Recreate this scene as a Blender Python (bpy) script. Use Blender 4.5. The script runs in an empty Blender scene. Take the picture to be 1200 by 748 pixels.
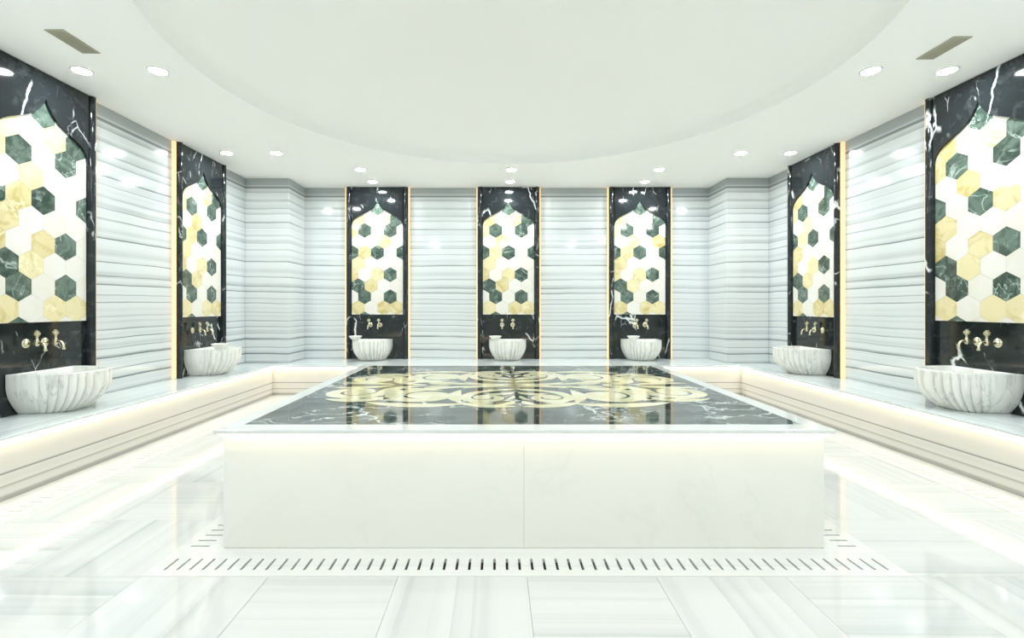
import bpy, bmesh, math, random
from math import pi, sin, cos, sqrt, floor
from mathutils import Vector, Matrix

random.seed(7)
scene = bpy.context.scene
COL = scene.collection

# ------------------------------------------------------------------ camera
CAMX, CAMZ = -0.12, 1.10
cd = bpy.data.cameras.new('camera')
cd.lens = 17.0
cd.sensor_width = 36.0
cd.shift_x = 17.0 / 1200
cd.shift_y = -14.5 / 1200
cd.clip_start = 0.02
cam = bpy.data.objects.new('camera', cd)
cam.location = (CAMX, 0, CAMZ)
cam.rotation_euler = (pi / 2, 0, 0)
COL.objects.link(cam)
scene.camera = cam

# ------------------------------------------------------------------ world / view
w = bpy.data.worlds.new('world')
scene.world = w
w.use_nodes = True
w.node_tree.nodes['Background'].inputs[0].default_value = (0.8, 0.9, 1, 1)
w.node_tree.nodes['Background'].inputs[1].default_value = 0.0
vs = scene.view_settings
vs.view_transform = 'Standard'
vs.look = 'None'
vs.exposure = 1.20
vs.gamma = 1.0
vs.use_curve_mapping = False
scene.cycles.max_bounces = 14
scene.cycles.diffuse_bounces = 10
scene.cycles.glossy_bounces = 6

DOWNLIGHT_POWER = 165.0
LED_POWER = 6.0
WARM = (1.0, 0.76, 0.48)
DAY = (0.92, 0.97, 0.99)

# ------------------------------------------------------------------ dimensions (metres)
HB = 0.37            # bench height
HC = 2.77            # ceiling height
T = HC - HB
WX = 3.40            # half width of the room
YB = 6.80            # far wall
YF = -0.45           # wall behind the camera
BX = 2.88            # bench front edge (half width)
BY = 5.98            # far bench front edge

# ------------------------------------------------------------------ node helpers
class NT:
    def __init__(s, name):
        s.m = bpy.data.materials.new(name)
        s.m.use_nodes = True
        s.t = s.m.node_tree
        s.b = s.t.nodes['Principled BSDF']
    def n(s, typ, **kw):
        nd = s.t.nodes.new(typ)
        for k, v in kw.items():
            setattr(nd, k, v)
        return nd
    def l(s, a, b):
        s.t.links.new(a, b)
    def math(s, op, a, b=None, c=None, clamp=False):
        nd = s.n('ShaderNodeMath', operation=op, use_clamp=clamp)
        for i, v in enumerate((a, b, c)):
            if v is None:
                continue
            if isinstance(v, (int, float)):
                nd.inputs[i].default_value = v
            else:
                s.l(v, nd.inputs[i])
        return nd.outputs[0]
    def noise1(s, wsock, scale, detail=2.0, rough=0.5):
        nd = s.n('ShaderNodeTexNoise', noise_dimensions='1D')
        nd.inputs['Scale'].default_value = scale
        nd.inputs['Detail'].default_value = detail
        nd.inputs['Roughness'].default_value = rough
        s.l(wsock, nd.inputs['W'])
        return nd.outputs['Fac']
    def noise3(s, vec, scale, detail=3.0, rough=0.5, dist=0.0):
        nd = s.n('ShaderNodeTexNoise')
        nd.inputs['Scale'].default_value = scale
        nd.inputs['Detail'].default_value = detail
        nd.inputs['Roughness'].default_value = rough
        nd.inputs['Distortion'].default_value = dist
        if vec is not None:
            s.l(vec, nd.inputs['Vector'])
        return nd
    def sstep(s, v, lo, hi, a=0.0, b=1.0):
        nd = s.n('ShaderNodeMapRange', interpolation_type='SMOOTHSTEP')
        s.l(v, nd.inputs['Value'])
        nd.inputs['From Min'].default_value = lo
        nd.inputs['From Max'].default_value = hi
        nd.inputs['To Min'].default_value = a
        nd.inputs['To Max'].default_value = b
        return nd.outputs[0]
    def mix(s, f, a, b):
        nd = s.n('ShaderNodeMix', data_type='RGBA')
        if isinstance(f, (int, float)):
            nd.inputs[0].default_value = f
        else:
            s.l(f, nd.inputs[0])
        for v, i in ((a, 6), (b, 7)):
            if isinstance(v, tuple):
                nd.inputs[i].default_value = (*v, 1)
            else:
                s.l(v, nd.inputs[i])
        return nd.outputs[2]
    def out(s, col, rough=0.3, metal=0.0, spec=0.5):
        if isinstance(col, tuple):
            s.b.inputs['Base Color'].default_value = (*col, 1)
        else:
            s.l(col, s.b.inputs['Base Color'])
        if isinstance(rough, (int, float)):
            s.b.inputs['Roughness'].default_value = rough
        else:
            s.l(rough, s.b.inputs['Roughness'])
        s.b.inputs['Metallic'].default_value = metal
        s.b.inputs['Specular IOR Level'].default_value = spec
        return s.m

def mat_striped(name, axis, base, dark, freq, lines=0.7, soft=0.35, rough=0.12, warp=0.03,
                warp_scale=0.7, objspace=False, extra=None, up=True, spec=0.5):
    """polished marble with a directional grain: crisp thin veins, soft on one side"""
    k = NT(name)
    if objspace:
        tc = k.n('ShaderNodeTexCoord').outputs['Object']
    else:
        tc = k.n('ShaderNodeNewGeometry').outputs['Position']
    sp = k.n('ShaderNodeSeparateXYZ')
    k.l(tc, sp.inputs[0])
    c = sp.outputs['XYZ'.index(axis)]
    raw = c
    off = None
    if objspace:
        rnd = k.n('ShaderNodeObjectInfo').outputs['Random']
        off = k.math('MULTIPLY', rnd, 37.0)
        c = k.math('ADD', c, off)
        vm = k.n('ShaderNodeVectorMath', operation='ADD')
        cb = k.n('ShaderNodeCombineXYZ')
        for i in range(3):
            k.l(off, cb.inputs[i])
        k.l(tc, vm.inputs[0]); k.l(cb.outputs[0], vm.inputs[1])
        tc = vm.outputs[0]
    wn = k.noise3(tc, warp_scale, 2.0)
    wv = k.math('MULTIPLY', k.math('SUBTRACT', wn.outputs['Fac'], 0.5), warp)
    wn2 = k.noise3(tc, 4.0, 3.0)
    wv2 = k.math('MULTIPLY', k.math('SUBTRACT', wn2.outputs['Fac'], 0.5), warp * 0.22)
    s_ = k.math('ADD', k.math('ADD', c, wv), wv2)
    u = k.math('ADD', k.math('MULTIPLY', s_, freq if up else -freq),
               k.math('MULTIPLY', k.noise1(s_, freq * 0.45, 1.0), 1.7))
    f = k.math('FRACT', u)
    i = k.math('FLOOR', u)
    wh = k.n('ShaderNodeTexWhiteNoise', noise_dimensions='1D')
    k.l(i, wh.inputs['W'])
    a = wh.outputs['Value']
    wid = k.math('MULTIPLY_ADD', a, 0.16, 0.09)
    edge = k.math('SUBTRACT', 1.0, k.math('DIVIDE', f, wid), clamp=True)
    edge = k.math('POWER', edge, 1.3)
    amp = k.math('MULTIPLY_ADD', a, 0.75, 0.30)
    line = k.math('MULTIPLY', k.math('MULTIPLY', edge, amp), lines)
    # broad soft band below the vein
    wh2 = k.n('ShaderNodeTexWhiteNoise', noise_dimensions='1D')
    k.l(k.math('ADD', i, 91.7), wh2.inputs['W'])
    tail = k.math('SUBTRACT', 1.0, k.math('DIVIDE', f, 0.75), clamp=True)
    tail = k.math('MULTIPLY', tail, k.math('POWER', wh2.outputs['Value'], 2.0))
    sb = k.sstep(k.noise1(s_, freq * 0.9, 3.0, 0.65), 0.45, 0.72)
    sof = k.math('MULTIPLY', k.math('ADD', tail, k.math('MULTIPLY', sb, 0.6)), soft)
    # along the grain the veins come and go
    cl = k.sstep(k.noise3(tc, 1.3, 2.0).outputs['Fac'], 0.3, 0.7, 0.6, 1.1)
    fac = k.math('MULTIPLY', k.math('ADD', line, sof), cl, clamp=True)
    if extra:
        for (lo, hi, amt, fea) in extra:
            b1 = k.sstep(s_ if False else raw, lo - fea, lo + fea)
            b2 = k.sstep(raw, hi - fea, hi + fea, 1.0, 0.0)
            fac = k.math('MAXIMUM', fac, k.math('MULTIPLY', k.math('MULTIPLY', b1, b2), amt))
    col = k.mix(fac, base, dark)
    return k.out(col, rough, spec=spec)

def mat_black_marble(name, base=(0.012, 0.017, 0.019), vein=(0.80, 0.84, 0.84), scale=2.2, amount=1.0,
                     rough=0.07, green=None, wavy=False):
    k = NT(name)
    tc = k.n('ShaderNodeNewGeometry').outputs['Position']
    d = k.noise3(tc, 2.6, 4.0, 0.6)
    vm = k.n('ShaderNodeVectorMath', operation='MULTIPLY_ADD')
    k.l(d.outputs['Color'], vm.inputs[0])
    vm.inputs[1].default_value = (0.16, 0.16, 0.16) if not wavy else (0.5, 0.5, 0.5)
    k.l(tc, vm.inputs[2])
    mp = k.n('ShaderNodeMapping')
    mp.inputs['Rotation'].default_value = (0.5, 0.4, 0.6)
    mp.inputs['Scale'].default_value = (1.0, 1.0, 0.45) if not wavy else (0.8, 2.0, 1.0)
    k.l(vm.outputs[0], mp.inputs['Vector'])
    def layer(sc, w0, lo, hi, ms):
        v = k.n('ShaderNodeTexVoronoi', feature='DISTANCE_TO_EDGE')
        v.inputs['Scale'].default_value = sc
        k.l(mp.outputs[0], v.inputs['Vector'])
        ln = k.sstep(v.outputs['Distance'], 0.0, w0, 1.0, 0.0)
        mk = k.sstep(k.noise3(tc, ms, 3.0, 0.6).outputs['Fac'], lo, hi)
        return k.math('MULTIPLY', ln, mk)
    big = layer(scale, 0.022, 0.53, 0.60, 2.3) if not wavy else layer(scale, 0.05, 0.40, 0.60, 2.2)
    sml = k.math('MULTIPLY', layer(scale * 2.6, 0.028, 0.55, 0.64, 4.1), 0.5)
    cloud = k.math('MULTIPLY', k.sstep(k.noise3(tc, 9.0, 5.0, 0.65, 0.8).outputs['Fac'], 0.5, 0.8), 0.06)
    fac = k.math('ADD', k.math('MULTIPLY', k.math('MAXIMUM', big, sml), amount), cloud, clamp=True)
    bs = base
    if green:
        bs = k.mix(k.sstep(k.noise3(tc, 3.5, 5.0, 0.6, 1.5).outputs['Fac'], 0.35, 0.7), base, green)
    return k.out(k.mix(fac, bs, vein), rough)

def mat_stone(name, a, b, scale=6.0, vein=None, veinamt=0.0, rough=0.1, dist=0.6, lo=0.35, hi=0.68,
              rnd=0.0, spec=0.5):
    """mottled polished stone, each piece offset by its own random number"""
    k = NT(name)
    tc = k.n('ShaderNodeTexCoord').outputs['Object']
    oi = k.n('ShaderNodeObjectInfo')
    r = oi.outputs['Random']
    cb = k.n('ShaderNodeCombineXYZ')
    for i, m in enumerate((31.0, 17.0, 53.0)):
        k.l(k.math('MULTIPLY', r, m), cb.inputs[i])
    vm = k.n('ShaderNodeVectorMath', operation='ADD')
    k.l(tc, vm.inputs[0]); k.l(cb.outputs[0], vm.inputs[1])
    v = vm.outputs[0]
    f = k.sstep(k.noise3(v, scale, 5.0, 0.6, dist).outputs['Fac'], lo, hi)
    if rnd:
        f = k.math('ADD', f, k.math('MULTIPLY', k.math('SUBTRACT', r, 0.5), rnd), clamp=True)
    col = k.mix(f, a, b)
    if vein:
        n1 = k.noise3(v, scale * 0.45, 4.0, 0.55, 1.2).outputs['Fac']
        ln = k.sstep(k.math('ABSOLUTE', k.math('SUBTRACT', n1, 0.5)), 0.0, 0.022, 1.0, 0.0)
        mk = k.sstep(k.noise3(v, scale * 0.5, 2.0).outputs['Fac'], 0.42, 0.62)
        col = k.mix(k.math('MULTIPLY', k.math('MULTIPLY', ln, mk), veinamt), col, vein)
    return k.out(col, rough, spec=spec)

def mat_plain(name, col, rough=0.5, metal=0.0):
    k = NT(name)
    tc = k.n('ShaderNodeTexCoord').outputs['Object']
    n = k.sstep(k.noise3(tc, 12.0, 3.0).outputs['Fac'], 0.3, 0.7)
    c2 = tuple(v * 0.94 for v in col)
    return k.out(k.mix(n, col, c2), rough, metal)

def mat_emit(name, col, strength):
    k = NT(name)
    k.b.inputs['Base Color'].default_value = (0.9, 0.9, 0.9, 1)
    k.b.inputs['Emission Color'].default_value = (*col, 1)
    k.b.inputs['Emission Strength'].default_value = strength
    return k.m

WALLBASE = (0.655, 0.695, 0.70)
WALLDARK = (0.165, 0.20, 0.21)
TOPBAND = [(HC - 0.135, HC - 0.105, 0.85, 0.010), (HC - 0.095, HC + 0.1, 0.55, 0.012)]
M = {}
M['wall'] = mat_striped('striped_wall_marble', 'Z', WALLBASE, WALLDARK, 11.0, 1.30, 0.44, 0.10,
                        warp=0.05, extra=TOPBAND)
M['bench_x'] = mat_striped('bench_top_marble_a', 'X', (0.70, 0.75, 0.75), WALLDARK, 14.0, 0.45, 0.32, 0.10, 0.03)
M['bench_y'] = mat_striped('bench_top_marble_b', 'Y', (0.70, 0.75, 0.75), WALLDARK, 14.0, 0.45, 0.32, 0.10, 0.03)
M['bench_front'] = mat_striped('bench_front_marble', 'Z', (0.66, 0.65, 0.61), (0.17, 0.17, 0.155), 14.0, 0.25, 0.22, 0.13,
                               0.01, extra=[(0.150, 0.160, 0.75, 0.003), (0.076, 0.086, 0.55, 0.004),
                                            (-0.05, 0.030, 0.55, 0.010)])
FL = dict(freq=8.5, lines=0.22, soft=0.42, rough=0.07, warp=0.05, objspace=True)
FBASE, FDARK = (0.61, 0.62, 0.615), (0.36, 0.41, 0.405)
M['tile_x'] = mat_striped('floor_tile_marble_a', 'X', FBASE, FDARK, **FL)
M['tile_y'] = mat_striped('floor_tile_marble_b', 'Y', FBASE, FDARK, **FL)
M['grate'] = mat_striped('drain_cover_marble', 'Y', (0.66, 0.67, 0.655), FDARK, 9.0, 0.12, 0.15, 0.10, 0.02)
M['grout'] = mat_plain('joint_mortar', (0.58, 0.60, 0.59), 0.8)
M['void'] = mat_plain('drain_trough', (0.012, 0.012, 0.010), 0.9)
M['black'] = mat_black_marble('black_marble')
M['black_low'] = mat_black_marble('black_marble_splash', base=(0.014, 0.020, 0.020), scale=2.6, amount=1.0)
M['top'] = mat_black_marble('green_black_marble', base=(0.022, 0.032, 0.030), vein=(0.72, 0.78, 0.76), scale=3.9,
                            amount=0.9, rough=0.05, green=(0.085, 0.115, 0.105), wavy=True)
M['cream'] = mat_stone('cream_inlay_marble', (0.80, 0.77, 0.56), (0.70, 0.65, 0.40), 5.0, rough=0.06)
M['hexg'] = mat_stone('green_marble', (0.042, 0.068, 0.054), (0.135, 0.19, 0.155), 9.0, (0.50, 0.62, 0.56), 0.7,
                      0.07, 1.2, rnd=0.5)
M['hexy'] = mat_stone('honey_onyx', (0.74, 0.66, 0.40), (0.54, 0.44, 0.18), 7.0, (0.90, 0.86, 0.66), 0.6,
                      0.08, 1.0, 0.42, 0.75, rnd=0.9)
M['hexw'] = mat_stone('white_marble_hexagon', (0.75, 0.74, 0.70), (0.73, 0.70, 0.62), 4.0, rough=0.09, rnd=0.8)
M['block'] = mat_stone('cream_white_marble', (0.81, 0.795, 0.735), (0.76, 0.75, 0.69), 2.2, (0.62, 0.62, 0.57), 0.12,
                       0.11, 0.5, 0.45, 0.85)
M['rim'] = mat_stone('white_rim_marble', (0.72, 0.73, 0.705), (0.66, 0.68, 0.66), 3.0, rough=0.09)
M['ceiling'] = mat_stone('ceiling_paint', (0.945, 0.95, 0.935), (0.935, 0.94, 0.925), 1.0, rough=0.7, spec=0.3)
M['brass'] = mat_plain('aged_brass', (0.72, 0.67, 0.49), 0.25, 1.0)
M['vent'] = mat_plain('olive_grille_metal', (0.42, 0.41, 0.32), 0.45, 0.2)
M['ventdark'] = mat_plain('grille_shadow_box', (0.10, 0.10, 0.08), 0.8)
M['trimring'] = mat_plain('white_lamp_trim', (0.85, 0.86, 0.85), 0.4)
M['led'] = mat_emit('warm_led', WARM, LED_POWER)
M['led_side'] = mat_emit('warm_led_side', (1.0, 0.72, 0.42), 0.38)
M['led_side'].node_tree.nodes['Principled BSDF'].inputs['Base Color'].default_value = (0.72, 0.48, 0.26, 1)
M['led_platform'] = mat_emit('warm_led_platform', WARM, LED_POWER * 0.62)
M['lamp'] = mat_emit('lamp_lens', DAY, DOWNLIGHT_POWER)

def basin_material():
    k = NT('veined_basin_marble')
    tc = k.n('ShaderNodeTexCoord').outputs['Object']
    oi = k.n('ShaderNodeObjectInfo').outputs['Random']
    mp = k.n('ShaderNodeMapping')
    mp.inputs['Scale'].default_value = (12.0, 12.0, 1.0)
    cb = k.n('ShaderNodeCombineXYZ')
    for i in range(3):
        k.l(k.math('MULTIPLY', oi, 23.0 + 11 * i), cb.inputs[i])
    k.l(tc, mp.inputs['Vector']); k.l(cb.outputs[0], mp.inputs['Location'])
    n = k.noise3(mp.outputs[0], 1.0, 5.0, 0.6, 0.6).outputs['Fac']
    ln = k.sstep(k.math('ABSOLUTE', k.math('SUBTRACT', n, 0.52)), 0.0, 0.035, 1.0, 0.0)
    mk = k.sstep(k.noise3(tc, 7.0, 2.0).outputs['Fac'], 0.45, 0.62)
    cl = k.math('MULTIPLY', k.sstep(n, 0.45, 0.8), 0.35)
    fac = k.math('MAXIMUM', k.math('MULTIPLY', k.math('MULTIPLY', ln, mk), 0.5), cl)
    return k.out(k.mix(fac, (0.80, 0.80, 0.755), (0.34, 0.36, 0.335)), 0.16)
M['basin'] = basin_material()

# ------------------------------------------------------------------ object helpers
def link(o, parent=None):
    COL.objects.link(o)
    if parent is not None:
        o.parent = parent
    return o

def tag(o, label=None, cat=None, group=None, kind=None):
    if label: o['label'] = label
    if cat: o['category'] = cat
    if group: o['group'] = group
    if kind: o['kind'] = kind
    return o

def empty(name, loc=(0, 0, 0), rz=0.0):
    o = bpy.data.objects.new(name, None)
    o.location = loc
    o.rotation_euler = (0, 0, rz)
    o.empty_display_size = 0.1
    return link(o)

def finish(bm, name, smooth=None):
    bmesh.ops.recalc_face_normals(bm, faces=bm.faces)
    me = bpy.data.meshes.new(name)
    bm.to_mesh(me)
    bm.free()
    if smooth is not None:
        for p in me.polygons:
            p.use_smooth = True
        me.set_sharp_from_angle(angle=math.radians(smooth))
    return me

def obj(name, me, mat, parent=None, loc=None, rz=0.0):
    if isinstance(me, bmesh.types.BMesh):
        me = finish(me, name)
    if not me.materials:
        me.materials.append(M[mat])
    o = bpy.data.objects.new(name, me)
    if loc: o.location = loc
    if rz: o.rotation_euler = (0, 0, rz)
    return link(o, parent)

def add_box(bm, x0, x1, y0, y1, z0, z1, bev=0.0):
    r = bmesh.ops.create_cube(bm, size=1.0)
    vs_ = r['verts']
    for v in vs_:
        v.co = Vector(((x0 + x1) / 2 + v.co.x * (x1 - x0), (y0 + y1) / 2 + v.co.y * (y1 - y0),
                       (z0 + z1) / 2 + v.co.z * (z1 - z0)))
    if bev > 0:
        es = list({e for v in vs_ for e in v.link_edges})
        bmesh.ops.bevel(bm, geom=es, offset=bev, segments=2 if bev > 0.004 else 1, profile=0.5, affect='EDGES')

def box(name, mat, x0, x1, y0, y1, z0, z1, parent=None, bev=0.0):
    """box mesh whose origin sits at its own centre"""
    cx, cy, cz = (x0 + x1) / 2, (y0 + y1) / 2, (z0 + z1) / 2
    bm = bmesh.new()
    add_box(bm, x0 - cx, x1 - cx, y0 - cy, y1 - cy, z0 - cz, z1 - cz, bev)
    return obj(name, bm, mat, parent, (cx, cy, cz))

def prism(bm, pts, y0, y1, plane='XZ'):
    """extrude a 2-D outline; XZ: between two y values, XY: between two z values"""
    def P(p, h):
        return (p[0], h, p[1]) if plane == 'XZ' else (p[0], p[1], h)
    a = [bm.verts.new(P(p, y0)) for p in pts]
    b = [bm.verts.new(P(p, y1)) for p in pts]
    n = len(pts)
    bm.faces.new(a); bm.faces.new(b[::-1])
    for i in range(n):
        bm.faces.new((a[i], a[(i + 1) % n], b[(i + 1) % n], b[i]))

def lathe(bm, prof, seg=24, mtx=None):
    """prof: (r, z) pairs; revolved about z"""
    rings = []
    for r, z in prof:
        if r < 1e-6:
            rings.append([bm.verts.new((0, 0, z))])
        else:
            rings.append([bm.verts.new((r * cos(2 * pi * i / seg), r * sin(2 * pi * i / seg), z)) for i in range(seg)])
    for a, b in zip(rings, rings[1:]):
        for i in range(seg):
            j = (i + 1) % seg
            if len(a) == 1 and len(b) == 1: continue
            if len(a) == 1: bm.faces.new((a[0], b[i], b[j]))
            elif len(b) == 1: bm.faces.new((a[i], a[j], b[0]))
            else: bm.faces.new((a[i], a[j], b[j], b[i]))
    if mtx is not None:
        for rg in rings:
            for v in rg: v.co = mtx @ v.co

def tube(bm, pts, rad, seg=12):
    pts = [Vector(p) for p in pts]
    rads = rad if isinstance(rad, (list, tuple)) else [rad] * len(pts)
    rings = []
    up = Vector((1, 0, 0))
    for i, p in enumerate(pts):
        t = (pts[min(i + 1, len(pts) - 1)] - pts[max(i - 1, 0)]).normalized()
        a = up - t * up.dot(t)
        if a.length < 1e-3: a = Vector((0, 1, 0)) - t * t.y
        a.normalize()
        b = t.cross(a)
        rings.append([bm.verts.new(p + (a * cos(2 * pi * k / seg) + b * sin(2 * pi * k / seg)) * rads[i]) for k in range(seg)])
    for a, b in zip(rings, rings[1:]):
        for i in range(seg):
            j = (i + 1) % seg
            bm.faces.new((a[i], a[j], b[j], b[i]))
    bm.faces.new(rings[0][::-1]); bm.faces.new(rings[-1])

# ================================================================== SETTING
# walls
def structure(o):
    o['kind'] = 'structure'
    return o
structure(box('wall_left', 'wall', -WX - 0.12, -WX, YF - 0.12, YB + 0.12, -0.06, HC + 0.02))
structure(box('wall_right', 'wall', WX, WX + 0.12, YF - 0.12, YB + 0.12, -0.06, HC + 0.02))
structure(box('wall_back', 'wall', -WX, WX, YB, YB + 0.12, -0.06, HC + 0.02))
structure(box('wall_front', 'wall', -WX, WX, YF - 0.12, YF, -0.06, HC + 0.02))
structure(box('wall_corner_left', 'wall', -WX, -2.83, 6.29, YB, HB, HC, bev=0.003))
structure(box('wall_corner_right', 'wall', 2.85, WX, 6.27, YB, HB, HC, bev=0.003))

# ceiling with the round recess
def ceiling():
    R, CX, CY = 2.25, 0.01, 3.40
    bm = bmesh.new()
    x0, x1, y0, y1 = -WX, WX, YF, YB
    angs = set(2 * pi * i / 144 for i in range(144))
    for px, py in ((x0, y0), (x1, y0), (x0, y1), (x1, y1)):
        angs.add(math.atan2(py - CY, px - CX) % (2 * pi))
    angs = sorted(angs)
    def outer(a):
        c, s = cos(a), sin(a)
        t = min([((x1 if c > 0 else x0) - CX) / c if abs(c) > 1e-9 else 1e9,
                 ((y1 if s > 0 else y0) - CY) / s if abs(s) > 1e-9 else 1e9])
        return (CX + c * t, CY + s * t, HC)
    ou = [bm.verts.new(outer(a)) for a in angs]
    prof = [(R, HC), (R - 0.002, HC + 0.07)]
    for i in range(1, 21):                                       # shallow dome, steep at its springing
        th = pi / 2 * i / 20
        prof.append((R * cos(th) if i < 20 else 0.0, HC + 0.07 + 0.40 * sin(th)))
    rings = []
    for r, z in prof:
        if r < 1e-6:
            rings.append([bm.verts.new((CX, CY, z))])
        else:
            rings.append([bm.verts.new((CX + r * cos(a), CY + r * sin(a), z)) for a in angs])
    n = len(angs)
    seq = [ou] + rings
    for a, b in zip(seq, seq[1:]):
        for i in range(n):
            j = (i + 1) % n
            if len(b) == 1: bm.faces.new((a[i], a[j], b[0]))
            else: bm.faces.new((a[i], a[j], b[j], b[i]))
    me = finish(bm, 'ceiling', 28)
    structure(obj('ceiling', me, 'ceiling'))
ceiling()

# floor: mortar bed + stone tiles with alternating grain
fl = structure(box('floor', 'grout', -WX, WX, YF, YB, -0.10, -0.030))
def on_floor(o):
    o.parent = fl
    o.matrix_parent_inverse = Matrix.Translation(fl.location).inverted()
    return o
TS = 0.525
DX0, DY0, DY1 = 1.575, 1.97, 4.80           # outer edge of the drain loop round the platform
GX, GY = 2.625, 5.645                       # inner edge of the gutter along the benches
xs = [TS * i for i in range(-5, 6)]
ys = [YF, -0.13, 0.395, 0.92, 1.445, 1.97, 2.495, 3.02, 3.545, 4.07, 4.595, 5.12, GY]
cache = {}
g = 0.0005
for j in range(len(ys) - 1):
    for i in range(len(xs) - 1):
        x0, x1, y0, y1 = xs[i], xs[i + 1], ys[j], ys[j + 1]
        if max(abs(x0), abs(x1)) <= DX0 + 1e-6 and y0 >= DY0 - 1e-6 and y0 < DY1 - 1e-6:
            if y1 <= DY1: continue
            y0 = DY1
        kind = 'tile_x' if (i + j) % 2 == 0 else 'tile_y'
        key = (round(x1 - x0, 4), round(y1 - y0, 4), kind)
        if key not in cache:
            bm = bmesh.new()
            hx, hy = key[0] / 2 - g, key[1] / 2 - g
            add_box(bm, -hx, hx, -hy, hy, -0.030, 0.0, 0.0008)
            cache[key] = finish(bm, 'floor_tile')
        on_floor(obj('floor_tile', cache[key], kind, None, ((x0 + x1) / 2, (y0 + y1) / 2, 0)))
# plain stone round the platform foot and along the bench foot
def ring_pieces(xi, xo, yi0, yo0, yi1, yo1):
    return [(-xo, xo, yo0, yi0), (-xo, xo, yi1, yo1), (-xo, -xi, yi0, yi1), (xi, xo, yi0, yi1)]
for r in ring_pieces(1.34, 1.39, 2.23, 2.155, 4.55, 4.615):
    on_floor(box('floor_border', 'grate', r[0], r[1], r[2], r[3], -0.03, 0.001, bev=0.0008))
GW = 0.175
for r in ((-BX - 0.05, -GX - GW, YF, GY + GW), (GX + GW, BX + 0.05, YF, GY + GW), (-BX - 0.05, BX + 0.05, GY + GW, BY + 0.05)):
    on_floor(box('floor_border', 'grate', r[0], r[1], r[2], r[3], -0.03, 0.0, bev=0.0008))

def slotted(name, parent, cx, cy, length, width, along, slot=0.09, sw=0.011, pitch=0.053, mat='grate'):
    """stone cover plate with real slots, built in one mesh, over a dark trough"""
    bm = bmesh.new()
    n = int((length - 0.03) / pitch)
    start = -n * pitch / 2
    h = width / 2
    L = length / 2
    def b(u0, u1, v0, v1):
        if along == 'X': add_box(bm, u0, u1, v0, v1, -0.018, 0.0)
        else: add_box(bm, v0, v1, u0, u1, -0.018, 0.0)
    b(-L, L, -h, -slot / 2)
    b(-L, L, slot / 2, h)
    edges = [-L]
    for i in range(n):
        c = start + (i + 0.5) * pitch
        edges += [c - sw / 2, c + sw / 2]
    edges.append(L)
    for i in range(0, len(edges), 2):
        b(edges[i], edges[i + 1], -slot / 2, slot / 2)
    o = obj(name, bm, mat, parent, (cx, cy, 0.001))
    t = bmesh.new()
    if along == 'X': add_box(t, -L, L, -h, h, -0.030, -0.0185)
    else: add_box(t, -h, h, -L, L, -0.030, -0.0185)
    obj('trough', t, 'void', parent, (cx, cy, 0.001))
    return o

dl = empty('floor_drain', (0, 0, 0))
tag(dl, 'slotted stone floor drain running round the foot of the central platform', 'drain')
DW = 0.185
slotted('slotted_cover', dl, 0, DY0 + DW / 2, 2 * DX0, DW, 'X')
slotted('slotted_cover', dl, 0, DY1 - DW / 2, 2 * DX0, DW, 'X')
for s in (-1, 1):
    slotted('slotted_cover', dl, s * (DX0 - DW / 2), (DY0 + DY1) / 2, DY1 - DY0 - 2 * DW, DW, 'Y', slot=0.085)
gd = empty('gutter_drain', (0, 0, 0))
tag(gd, 'slotted stone gutter running along the foot of the wall benches', 'drain')
for s in (-1, 1):
    slotted('slotted_cover', gd, s * (GX + GW / 2), (YF + GY) / 2, GY - YF, GW, 'Y', slot=0.075, sw=0.005, pitch=0.06)
slotted('slotted_cover', gd, 0, GY + GW / 2, 2 * (GX + GW), GW, 'X', slot=0.075, sw=0.005, pitch=0.06)

# ================================================================== BENCHES
def bench(name, label, top_mat, tx0, tx1, ty0, ty1, fx0, fx1, fy0, fy1, led, cat='bench'):
    e = empty(name, ((tx0 + tx1) / 2, (ty0 + ty1) / 2, 0))
    tag(e, label, cat, 'marble wall benches')
    ex, ey = e.location.x, e.location.y
    box('seat_slab', top_mat, tx0 - ex, tx1 - ex, ty0 - ey, ty1 - ey, HB - 0.022, HB, e, 0.003)
    box('front_panel', 'bench_front', fx0 - ex, fx1 - ex, fy0 - ey, fy1 - ey, 0.002, HB - 0.022, e)
    box('led_strip', 'led', led[0] - ex, led[1] - ex, led[2] - ey, led[3] - ey, HB - 0.031, HB - 0.0225, e)['label'] = 'warm glowing strip under the nosing'
    return e
OV = 0.032
bench('wall_bench', 'striped marble bench along the side wall where a small bowl rests on a basin', 'bench_x',
      -WX, -BX, YF, YB, -WX, -BX - OV, YF, YB, (-BX - 0.018, -BX - 0.004, YF, BY + 0.004))
bench('wall_bench', 'striped marble bench along the side wall whose basins have no bowls', 'bench_x',
      BX, WX, YF, YB, BX + OV, WX, YF, YB, (BX + 0.004, BX + 0.018, YF, BY + 0.004))
bench('wall_bench', 'striped marble bench along the far wall behind the platform under three basins', 'bench_y',
      -BX + 0.001, BX - 0.001, BY, YB, -BX - OV + 0.001, BX + OV - 0.001, BY + OV, YB,
      (-BX - 0.003, BX + 0.003, BY + 0.005, BY + 0.019))

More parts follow.
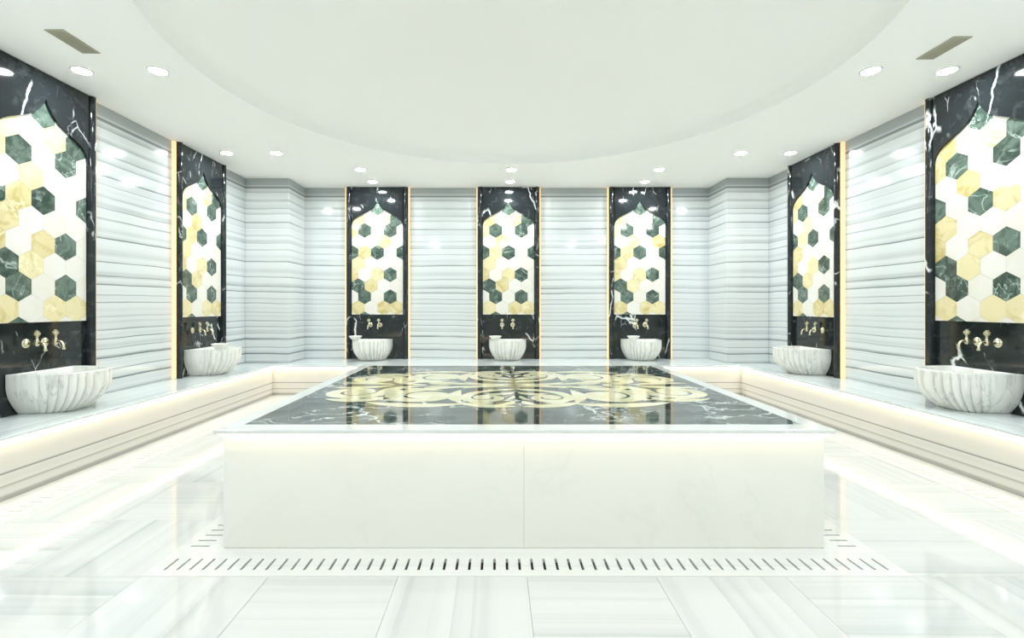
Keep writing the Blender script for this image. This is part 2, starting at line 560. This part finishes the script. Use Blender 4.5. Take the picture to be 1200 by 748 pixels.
# ================================================================== CENTRAL PLATFORM
PX, PY0, PY1, PZ = 1.366, 2.199, 4.58, 0.547
PC = (PY0 + PY1) / 2
pl = empty('heated_platform', (0, PC, 0))
tag(pl, 'low white marble platform with black top and cream arabesque inlay, centre of room', 'platform')
hy = (PY1 - PY0) / 2
RT = 0.020
box('core', 'block', -PX + 0.02, PX - 0.02, -hy + 0.02, hy - 0.02, 0.002, PZ - RT, pl)
for a, b in ((-PX, -0.0003), (0.0003, PX)):
    box('side_slab', 'block', a, b, -hy, -hy + 0.019, 0.002, PZ - RT - 0.0005, pl, 0.001)
    box('side_slab', 'block', a, b, hy - 0.019, hy, 0.002, PZ - RT - 0.0005, pl, 0.001)
for s in (-1, 1):
    x0, x1 = sorted((s * PX, s * (PX - 0.019)))
    box('side_slab', 'block', x0, x1, -hy + 0.0195, hy - 0.0195, 0.002, PZ - RT - 0.0005, pl, 0.001)
RO = 0.030                                                   # rim overhang
ro_x, ro_y = PX + RO, hy + RO
ri_x, ri_y = 1.308, hy - 0.072
def rim_piece(pts):
    bm = bmesh.new()
    prism(bm, pts, PZ - RT, PZ, 'XY')
    bmesh.ops.bevel(bm, geom=[e for e in bm.edges if abs(e.verts[0].co.z - e.verts[1].co.z) < 1e-6 and e.verts[0].co.z > PZ - 1e-4],
                    offset=0.002, segments=1, affect='EDGES')
    obj('rim', bm, 'rim', pl)
rim_piece([(-ro_x, -ro_y), (ro_x, -ro_y), (ri_x, -ri_y), (-ri_x, -ri_y)])
rim_piece([(ro_x, ro_y), (-ro_x, ro_y), (-ri_x, ri_y), (ri_x, ri_y)])
rim_piece([(-ro_x, ro_y), (-ro_x, -ro_y), (-ri_x, -ri_y), (-ri_x, ri_y)])
rim_piece([(ro_x, -ro_y), (ro_x, ro_y), (ri_x, ri_y), (ri_x, -ri_y)])
box('top_slab', 'top', -ri_x, ri_x, -ri_y, ri_y, PZ - RT, PZ, pl)
for s in (-1, 1):
    y0, y1 = sorted((s * (hy + 0.014), s * (hy + 0.027)))
    box('led_strip', 'led_platform', -PX, PX, y0, y1, PZ - RT - 0.009, PZ - RT - 0.0005, pl)
    x0, x1 = sorted((s * (PX + 0.014), s * (PX + 0.027)))
    box('led_strip', 'led_platform', x0, x1, -hy, hy, PZ - RT - 0.009, PZ - RT - 0.0005, pl)

# --- arabesque inlay, one quadrant drawn then mirrored
def catmull(pts, n=10):
    out = []
    P = [pts[0]] + list(pts) + [pts[-1]]
    for i in range(1, len(P) - 2):
        p0, p1, p2, p3 = P[i - 1], P[i], P[i + 1], P[i + 2]
        for k in range(n):
            t = k / n
            out.append(tuple(0.5 * (2 * b + (c - a) * t + (2 * a - 5 * b + 4 * c - d) * t * t + (3 * b - a - 3 * c + d) * t ** 3)
                             for a, b, c, d in zip(p0, p1, p2, p3)))
    out.append(tuple(pts[-1]))
    return out

def ribbon(bm, pts, h):
    """pts: (x, y, half width)"""
    L, R_ = [], []
    n = len(pts)
    for i, (x, y, wd) in enumerate(pts):
        ax, ay, _ = pts[max(i - 1, 0)]
        bx, by, _ = pts[min(i + 1, n - 1)]
        dx, dy = bx - ax, by - ay
        l = sqrt(dx * dx + dy * dy) or 1.0
        nx, ny = -dy / l, dx / l
        wd = max(wd, 0.0008)
        L.append((x + nx * wd, y + ny * wd)); R_.append((x - nx * wd, y - ny * wd))
    a0 = [bm.verts.new((p[0], p[1], 0)) for p in L]; b0 = [bm.verts.new((p[0], p[1], 0)) for p in R_]
    a1 = [bm.verts.new((p[0], p[1], h)) for p in L]; b1 = [bm.verts.new((p[0], p[1], h)) for p in R_]
    for i in range(n - 1):
        bm.faces.new((a1[i], a1[i + 1], b1[i + 1], b1[i]))
        bm.faces.new((a0[i], a1[i], a1[i + 1], a0[i + 1]))
        bm.faces.new((b0[i], b0[i + 1], b1[i + 1], b1[i]))
    bm.faces.new((a0[0], b0[0], b1[0], a1[0])); bm.faces.new((a0[-1], a1[-1], b1[-1], b0[-1]))

def volute(cx, cy, r0, turns, a0, sgn, w0, w1, tail=None):
    """spiral band that ends in a round eye"""
    pts = []
    N = int(40 * turns)
    for i in range(N + 1):
        t = i / N
        a = a0 + sgn * 2 * pi * turns * t
        r = r0 * (1 - 0.72 * t ** 0.9)
        wd = w0 + (w1 - w0) * t
        pts.append((cx + r * cos(a), cy + r * sin(a), wd))
    if tail:
        pts = catmull([(p[0], p[1], p[2]) for p in tail] + [pts[0]], 12)[:-1] + pts
    return pts

def disc(bm, cx, cy, rx, ry, h, n=24):
    c = bm.verts.new((cx, cy, h))
    t = [bm.verts.new((cx + rx * cos(2 * pi * i / n), cy + ry * sin(2 * pi * i / n), h)) for i in range(n)]
    b = [bm.verts.new((v.co.x, v.co.y, 0)) for v in t]
    for i in range(n):
        j = (i + 1) % n
        bm.faces.new((c, t[i], t[j])); bm.faces.new((t[i], b[i], b[j], t[j]))

def leaf(bm, p0, p1, bulge, wd, h):
    """pointed leaf between two points, bent sideways"""
    n = 18
    dx, dy = p1[0] - p0[0], p1[1] - p0[1]
    pts = []
    for i in range(n + 1):
        t = i / n
        o = bulge * 4 * t * (1 - t)
        pts.append((p0[0] + dx * t - dy * o, p0[1] + dy * t + dx * o, wd * sin(pi * t) ** 0.8))
    ribbon(bm, pts, h)

def quad_shapes():
    """list of meshes (x to the side, y towards the viewer) for one quadrant"""
    out = []
    def new(f):
        bm = bmesh.new(); f(bm); out.append(bm)
    # side volute
    def s1(bm):
        ribbon(bm, volute(1.035, 0.275, 0.185, 1.35, pi * 0.95, -1, 0.050, 0.030,
                          [(0.62, 0.02, 0.010), (0.74, 0.06, 0.034), (0.83, 0.16, 0.045)]), 0.0010)
        disc(bm, 1.035, 0.275, 0.070, 0.070, 0.0011)
    new(s1)
    # large volute
    def s2(bm):
        ribbon(bm, volute(0.575, 0.395, 0.205, 1.30, -pi * 0.35, 1, 0.054, 0.034,
                          [(0.24, 0.03, 0.010), (0.40, 0.07, 0.030), (0.55, 0.13, 0.040)]), 0.0012)
        disc(bm, 0.575, 0.395, 0.095, 0.095, 0.0013)
    new(s2)
    # inner volute springing from the middle axis
    def s3(bm):
        ribbon(bm, volute(0.195, 0.465, 0.125, 1.25, -pi * 0.05, 1, 0.036, 0.018,
                          [(0.01, 0.155, 0.010), (0.13, 0.20, 0.022), (0.27, 0.30, 0.032)]), 0.0014)
        disc(bm, 0.195, 0.465, 0.040, 0.040, 0.0015)
    new(s3)
    new(lambda bm: leaf(bm, (0.30, 0.64), (0.88, 0.60), 0.12, 0.050, 0.0016))       # crescent below the large volute
    new(lambda bm: leaf(bm, (0.36, 0.60), (0.02, 0.72), -0.10, 0.044, 0.0012))      # foot of the heart
    new(lambda bm: leaf(bm, (0.03, 0.56), (0.12, 0.68), 0.18, 0.026, 0.0016))
    new(lambda bm: leaf(bm, (0.78, 0.48), (1.15, 0.50), 0.14, 0.044, 0.0014))       # crescent below the side volute
    new(lambda bm: leaf(bm, (0.74, 0.56), (0.93, 0.46), -0.15, 0.026, 0.0018))
    new(lambda bm: leaf(bm, (0.80, 0.15), (0.80, 0.52), 0.10, 0.056, 0.0018))       # between the two volutes
    new(lambda bm: leaf(bm, (0.36, 0.20), (0.33, 0.62), -0.10, 0.044, 0.0018))
    new(lambda bm: leaf(bm, (0.84, 0.02), (1.24, 0.09), 0.08, 0.040, 0.0016))
    new(lambda bm: leaf(bm, (0.01, 0.05), (0.36, 0.13), -0.16, 0.036, 0.0018))      # chevrons of the middle
    new(lambda bm: leaf(bm, (0.01, 0.27), (0.20, 0.33), 0.20, 0.034, 0.0012))
    new(lambda bm: leaf(bm, (0.02, 0.40), (0.07, 0.53), 0.10, 0.016, 0.0012))
    new(lambda bm: leaf(bm, (0.45, 0.03), (0.62, 0.10), -0.10, 0.020, 0.0020))
    new(lambda bm: leaf(bm, (0.48, 0.20), (0.78, 0.08), 0.10, 0.040, 0.0022))
    new(lambda bm: leaf(bm, (0.14, 0.62), (0.30, 0.56), 0.14, 0.026, 0.0022))
    new(lambda bm: leaf(bm, (0.01, 0.155), (0.18, 0.19), 0.14, 0.022, 0.0024))
    new(lambda bm: leaf(bm, (0.92, 0.55), (1.06, 0.49), -0.2, 0.018, 0.0024))
    return out
OFFY = 3.395 - PC
for bm in quad_shapes():
    src = finish(bm, 'inlay_scroll')
    src.materials.append(M['cream'])
    for sx in (1, -1):
        for sy in (-1, 1):
            me = src
            if sx * sy < 0 or sx < 0:
                b2 = bmesh.new(); b2.from_mesh(src)
                for v in b2.verts: v.co.x *= sx; v.co.y *= sy
                me = finish(b2, 'inlay_scroll'); 
            elif sy < 0:
                b2 = bmesh.new(); b2.from_mesh(src)
                for v in b2.verts: v.co.y *= sy
                me = finish(b2, 'inlay_scroll')
            if not me.materials: me.materials.append(M['cream'])
            obj('inlay_scroll', me, 'cream', pl, (0, OFFY, PZ))

# ================================================================== ARCHED WALL PANELS
PW = 0.867          # overall width
IW = 0.3575         # half width of the hexagon field
FZ0 = 0.62          # foot of the field
HXW = 0.17875       # hexagon width
HXS = HXW / sqrt(3)
ROWP = HXS * 1.5
Z_R0 = 0.713
ARCH = [(0.0, 2.213), (0.012, 2.183), (0.0315, 2.150), (0.052, 2.122), (0.080, 2.092), (0.112, 2.068), (0.150, 2.046), (0.190, 2.026),
        (0.225, 2.008), (0.260, 1.990), (0.292, 1.970), (0.318, 1.948), (0.338, 1.922), (0.351, 1.892), (IW, 1.855)]
STD = {-1: 'WGWWW', 0: 'YWYY', 1: 'WGWGW', 2: 'GYWW', 3: 'YWYGW', 4: 'YWWW', 5: 'GYGWG', 6: 'WYWW', 7: 'YGWGW',
       8: 'YWYG', 9: 'WWGWW', 10: 'WWWW'}

def clip(poly, f):
    out = []
    for i in range(len(poly)):
        a, b = poly[i], poly[(i + 1) % len(poly)]
        fa, fb = f(a), f(b)
        if fa >= 0: out.append(a)
        if (fa >= 0) != (fb >= 0):
            t = fa / (fa - fb)
            out.append((a[0] + (b[0] - a[0]) * t, a[1] + (b[1] - a[1]) * t))
    return out

hexcache = {}
def hex_mesh(cx, cz, c):
    s = HXS - 0.0008
    poly = [(s * sin(pi / 3 * i), s * cos(pi / 3 * i)) for i in range(6)]
    poly = clip(poly, lambda p: p[0] + cx + IW)
    poly = clip(poly, lambda p: IW - p[0] - cx)
    poly = clip(poly, lambda p: p[1] + cz - FZ0)
    poly = clip(poly, lambda p: 2.30 - p[1] - cz)
    if len(poly) < 3: return None
    q = []
    for p in poly:
        if not q or (abs(p[0] - q[-1][0]) + abs(p[1] - q[-1][1])) > 1e-5: q.append(p)
    key = (c, tuple((round(p[0], 4), round(p[1], 4)) for p in q))
    if key not in hexcache:
        bm = bmesh.new()
        prism(bm, q, -0.0055, 0.0055)
        hexcache[key] = finish(bm, 'hexagon_tile')
    return hexcache[key]

shared = {}
def shared_mesh(key, fn, smooth=None):
    if key not in shared:
        bm = bmesh.new()
        fn(bm)
        shared[key] = finish(bm, key, smooth)
    return shared[key]

def pilaster_bm(bm):
    hw = 0.038
    pts = [(-hw, 0.0), (-hw, -0.040)]
    pts += [(-0.030, -0.040)]
    for i in range(0, 13):
        a = pi * i / 12
        pts.append((-0.028 * cos(a), -0.046 - 0.030 * sin(a)))
    pts += [(0.030, -0.040), (hw, -0.040), (hw, 0.0)]
    prism(bm, pts, 0.001, T - 0.002, 'XY')

def spandrel_bm(bm):
    right = ARCH
    left = [(-x, z) for x, z in ARCH[1:]]
    pts = list(reversed(left)) + right          # left shoulder -> apex -> right shoulder
    pts = pts + [(IW, T - 0.003), (-IW, T - 0.003)]
    a = [bm.verts.new((p[0], -0.056, p[1])) for p in pts]
    b = [bm.verts.new((p[0], -0.0365, p[1])) for p in pts]
    n = len(pts)
    na = len(ARCH)
    apex = na - 1
    top = T - 0.003
    # front and back faces as strips up to the top edge
    for vv in (a, b):
        y = vv[0].co.y
        tops = [bm.verts.new((pts[i][0], y, top)) if 0 < i < 2 * apex else None for i in range(2 * apex + 1)]
        tops[0] = vv[n - 1]; tops[2 * apex] = vv[n - 2]
        for i in range(2 * apex):
            bm.faces.new((vv[i], vv[i + 1], tops[i + 1], tops[i]))
    for i in range(2 * apex):
        bm.faces.new((a[i], a[i + 1], b[i + 1], b[i]))
    for i in (n - 3, n - 1):
        bm.faces.new((a[i], a[(i + 1) % n], b[(i + 1) % n], b[i]))

def wall_panel(loc, rz, label, group, pattern=None):
    e = empty('arched_wall_panel', loc, rz)
    tag(e, label, 'wall panel', group)
    pat = dict(STD)
    if pattern: pat.update(pattern)
    obj('back_slab', shared_mesh('back_slab', lambda b: add_box(b, -PW / 2 + 0.003, PW / 2 - 0.003, -0.025, -0.0005, 0.001, T - 0.002)), 'black_low', e)
    for s in (-1, 1):
        obj('pilaster', shared_mesh('pilaster', pilaster_bm, 35), 'black', e, (s * (PW / 2 - 0.038), -0.0255 + 0.025, 0))
        obj('led_strip', shared_mesh('led_side', lambda b: add_box(b, -0.007, 0.007, -0.042, -0.001, 0.003, T - 0.004)), 'led_side', e,
            (s * (PW / 2 + 0.0075), 0, 0))
    obj('spandrel', shared_mesh('spandrel', spandrel_bm), 'black', e)
    for r in sorted(pat):
        row = pat[r]
        z = Z_R0 + r * ROWP
        for q, c in enumerate(row):
            x = (q - 1.5) * HXW if r % 2 == 0 else (q - 2) * HXW
            me = hex_mesh(x, z, c)
            if me is None: continue
            obj('hexagon_tile', me, {'G': 'hexg', 'Y': 'hexy', 'W': 'hexw'}[c], e, (x, -0.0310, z))
    return e

# ================================================================== BASIN, TAPS, BOWL
BW, BD, BH = 0.258, 0.42, 0.275
def plan(t, n=2.7):
    c, s = cos(t), sin(t)
    return (math.copysign(abs(c) ** (2 / n), c), -abs(s) ** (2 / n))

def basin_bm(bm):
    NT_, K = 272, 17
    def ring(sx, z, fl=0.0, cy=0.0, dz=None):
        vs_ = []
        for i in range(NT_ + 1):
            t = pi * i / NT_
            px, py = plan(t)
            gr = abs(sin(K * t))
            gr = (1 - gr) ** 1.6 * min(1.0, max(0.0, (min(t, pi - t) - 0.25) / 0.25))
            k = 1 - fl * gr
            vs_.append(bm.verts.new((px * BW * sx * k, cy + (py * BD - cy) * sx * k if cy else py * BD * sx * k, z)))
        return vs_
    rings = []
    NZ = 16
    for j in range(NZ + 1):
        h = j / NZ
        s = 0.66 + 0.34 * sin(pi / 2 * min(h / 0.72, 1.0)) ** 0.9 if h > 0 else 0.66
        fade = min(1.0, (1 - h) / 0.12) if h > 0.88 else 1.0
        rings.append(ring(s, BH * h, (0.085 - 0.050 * h) * fade))
    cy = -BD * 0.47
    for sx, z in ((0.985, BH + 0.003), (0.86, BH + 0.003), (0.835, BH - 0.004), (0.80, BH - 0.05), (0.74, BH - 0.10), (0.60, BH - 0.15), (0.35, BH - 0.175)):
        vs_ = []
        for i in range(NT_ + 1):
            t = pi * i / NT_
            px, py = plan(t)
            vs_.append(bm.verts.new((px * BW * sx, cy + (py * BD - cy) * sx, z)))
        rings.append(vs_)
    for a, b in zip(rings, rings[1:]):
        for i in range(NT_):
            bm.faces.new((a[i], a[i + 1], b[i + 1], b[i]))
        bm.faces.new((a[NT_], a[0], b[0], b[NT_]))
    bm.faces.new(rings[0]); bm.faces.new(rings[-1][::-1])

def bowl_bm(bm):
    lathe(bm, [(0.0, 0.0), (0.034, 0.0), (0.036, 0.006), (0.062, 0.026), (0.082, 0.050), (0.086, 0.058), (0.083, 0.060),
               (0.076, 0.050), (0.056, 0.028), (0.030, 0.013), (0.0, 0.010)], 32)

YAX = Matrix.Rotation(pi / 2, 4, 'X')      # z -> -y (out of the wall)
def tap(loc, rz, label, group):
    e = empty('wall_tap', loc, rz)
    tag(e, label, 'tap', group)
    obj('rosette', shared_mesh('rosette', lambda b: lathe(b, [(0, 0.0), (0.031, 0.0), (0.032, 0.004), (0.027, 0.009), (0.018, 0.011), (0.014, 0.017), (0.011, 0.020), (0, 0.020)], 24, YAX), 40), 'brass', e)
    def body(b):
        tube(b, [(0, -0.015, 0), (0, -0.035, 0), (0, -0.055, 0), (0, -0.075, 0)], [0.010, 0.0095, 0.0115, 0.0125])
        lathe(b, [(0, -0.020), (0.011, -0.018), (0.0155, -0.006), (0.0155, 0.006), (0.011, 0.016), (0.0125, 0.020), (0.0095, 0.026),
                  (0.0075, 0.038), (0.0095, 0.044), (0, 0.046)], 18, Matrix.Translation((0, -0.078, 0)))
    vb = obj('valve_body', shared_mesh('valve_body', body, 50), 'brass', e)
    def spout(b):
        pts = [(0, -0.088, 0.002), (0, -0.102, 0.006), (0, -0.116, 0.004), (0, -0.128, -0.006), (0, -0.134, -0.022), (0, -0.135, -0.040)]
        tube(b, pts, [0.009, 0.0088, 0.0088, 0.009, 0.0095, 0.010])
        lathe(b, [(0, -0.052), (0.0125, -0.052), (0.0135, -0.047), (0.0125, -0.040), (0, -0.040)], 16, Matrix.Translation((0, -0.135, 0)))
    obj('spout', shared_mesh('spout', spout, 50), 'brass', e)
    def handle(b):
        # pierced diamond plate with rounded lobes
        z0, w_ = 0.067, 0.024
        pts = []
        for i in range(32):
            a = 2 * pi * i / 32
            r = w_ * (0.74 + 0.26 * abs(cos(2 * a)) ** 1.2)
            pts.append((r * sin(a), z0 + r * cos(a)))
        prism(b, pts, -0.083, -0.073)
        lathe(b, [(0, -0.009), (0.007, -0.0085), (0.009, -0.006), (0.009, 0.006), (0.007, 0.0085), (0, 0.009)], 12,
              Matrix.Translation((0, -0.078, z0)) @ YAX)
    obj('handle', shared_mesh('handle', handle), 'brass', vb)
    return e

HEXP = 'black arched panel of hexagon tiles '
BW_, NW_ = 'side wall that has a bowl', 'side wall without any bowls'
PANELS = [
    # location, rotation, panel words, basin words, bowl words, pattern, basin offset, tap offsets
    ((-1.80, YB, HB), 0.0, 'on far wall, outer one toward the ' + BW_, 'under outer far wall panel, by the ' + BW_,
     'under the far wall panel toward the ' + BW_, {6: 'WWYW'}, -0.045, (-0.10, 0.035)),
    ((0.034, YB, HB), 0.0, 'on far wall, between the two others', 'under the middle panel of the far wall',
     'under the middle panel of the far wall', None, -0.015, (-0.09, 0.06)),
    ((1.87, YB, HB), 0.0, 'on far wall, outer one toward the ' + NW_, 'under outer far wall panel, toward ' + NW_,
     'under the far wall panel toward the ' + NW_, {6: 'WYWY'}, -0.01, (-0.063, 0.074)),
    ((-WX, 5.31, HB), pi / 2, 'on side wall, above basin with a bowl', 'standing on the side wall bench, a bowl on its rim',
     'by the side wall', None, -0.045, (-0.15, -0.02)),
    ((-WX, 3.455, HB), pi / 2, 'beside platform, on ' + BW_, 'beside platform, on ' + BW_, None, None, -0.005, (-0.12, 0.02)),
    ((WX, 5.34, HB), -pi / 2, 'near corner, on ' + NW_, 'near corner, on ' + NW_, None, None, 0.03, (0.0, 0.14)),
    ((WX, 3.49, HB), -pi / 2, 'beside platform, on ' + NW_, 'beside platform, on ' + NW_, None, {5: 'GWGYW'}, 0.03, (-0.03, 0.115)),
]
for loc, rz, pw, bw, cw, patt, dx, tx_ in PANELS:
    wall_panel(loc, rz, HEXP + pw, 'arched hexagon wall panels', patt)
    R = Matrix.Rotation(rz, 4, 'Z')
    bl = Vector(loc) + R @ Vector((dx, -0.032, 0.0015))
    bo = obj('fluted_basin', shared_mesh('fluted_basin', basin_bm, 50), 'basin', None, bl, rz)
    tag(bo, 'fluted marble basin ' + bw, 'basin', 'marble wash basins')
    if cw:
        p = bl + R @ Vector((-0.168, -0.325, BH + 0.003))
        b = obj('washing_bowl', shared_mesh('washing_bowl', bowl_bm, 40), 'basin', None, p)
        tag(b, 'bowl on basin ' + cw, 'bowl', 'washing bowls')
    for q, tx in enumerate(tx_):
        p = Vector(loc) + R @ Vector((tx, -0.025, 0.475))
        if cw:
            side = ("nearer the bowl", "farther from the bowl")[q]
        else:
            near_far = (q == 1) == (rz > 0)
            side = 'nearer the far wall' if near_far else 'farther from the far wall'
        where = {0: 'by ' + BW_, 1: 'of far wall middle', 2: 'by ' + NW_, 3: 'on the side wall', 4: 'beside platform, bowl wall',
                 5: 'in corner, bowl-free wall', 6: 'beside platform, bowl-free wall'}[[k[0] for k in PANELS].index(loc)]
        if loc[1] == YB and abs(loc[0]) > 1: where = 'on far wall ' + where
        tap(p, rz, ('brass tap ' if loc[1] == YB and abs(loc[0]) > 1 else 'brass tap over basin ') + where + ', ' + side, 'brass wall taps')

# ================================================================== CEILING FITTINGS
def lens_bm(b): lathe(b, [(0.054, -0.0035), (0.036, -0.0045), (0.0, -0.005)], 24)
def ring_bm(b): lathe(b, [(0.070, 0.0), (0.069, -0.005), (0.064, -0.007), (0.056, -0.006), (0.054, -0.002)], 28)
def downlight(x, y, label, group):
    e = empty('downlight', (x, y, HC))
    tag(e, label, 'downlight', group)
    obj('trim_ring', shared_mesh('trim_ring', ring_bm, 40), 'trimring', e)
    obj('lens', shared_mesh('lens', lens_bm, 40), 'lamp', e)
for x, n in ((-1.79, 'far wall panel by the ' + BW_), (0.05, 'middle panel of the far wall'), (1.85, 'far wall panel by the ' + NW_)):
    downlight(x, 6.46, 'round downlight close above ' + n, 'ceiling downlights')
    downlight(x, 5.89, 'downlight by ceiling recess, facing ' + n, 'ceiling downlights')
for y, n in ((5.25, 'near corner column'), (3.42, 'beside the platform'), (1.59, 'near the entrance')):
    for s_, m in ((-1, BW_), (1, NW_)):
        downlight(s_ * 3.06, y, 'round downlight close to ' + m + ', ' + n, 'ceiling downlights')
        downlight(s_ * 2.52, y, 'round downlight by ceiling recess, toward ' + m + ', ' + n, 'ceiling downlights')

for x, n in ((-1.79, 'by ' + BW_), (0.05, 'in the middle'), (1.85, 'by ' + NW_)):  # fill lamps added out of view to brighten platform front and ceiling
    downlight(x, 0.34, 'added fill downlight above the entrance wall, ' + n, 'ceiling downlights')
    downlight(x, 0.91, 'added fill downlight between ceiling recess and entrance wall, ' + n, 'ceiling downlights')

def vent(x, y, label):
    e = empty('ceiling_vent', (x, y, HC))
    tag(e, label, 'vent', 'ceiling vents')
    hw, hl = 0.058, 0.135
    bm = bmesh.new()
    add_box(bm, -hw, -hw + 0.010, -hl, hl, -0.006, -0.0005); add_box(bm, hw - 0.010, hw, -hl, hl, -0.006, -0.0005)
    add_box(bm, -hw + 0.010, hw - 0.010, -hl, -hl + 0.010, -0.006, -0.0005); add_box(bm, -hw + 0.010, hw - 0.010, hl - 0.010, hl, -0.006, -0.0005)
    obj('frame', bm, 'vent', e)
    box('backing', 'ventdark', -hw + 0.010, hw - 0.010, -hl + 0.010, hl - 0.010, -0.0015, -0.0005, e)
    for i in range(7):
        xx = -hw + 0.010 + (i + 0.5) * (2 * hw - 0.020) / 7
        box('slat', 'vent', xx - 0.0045, xx + 0.0045, -hl + 0.010, hl - 0.010, -0.0055, -0.0016, e)
vent(-2.79, 3.045, 'olive grey ceiling vent on the side where a bowl rests on a basin')
vent(2.755, 3.12, 'olive grey ceiling vent on the side whose basins have no bowls')
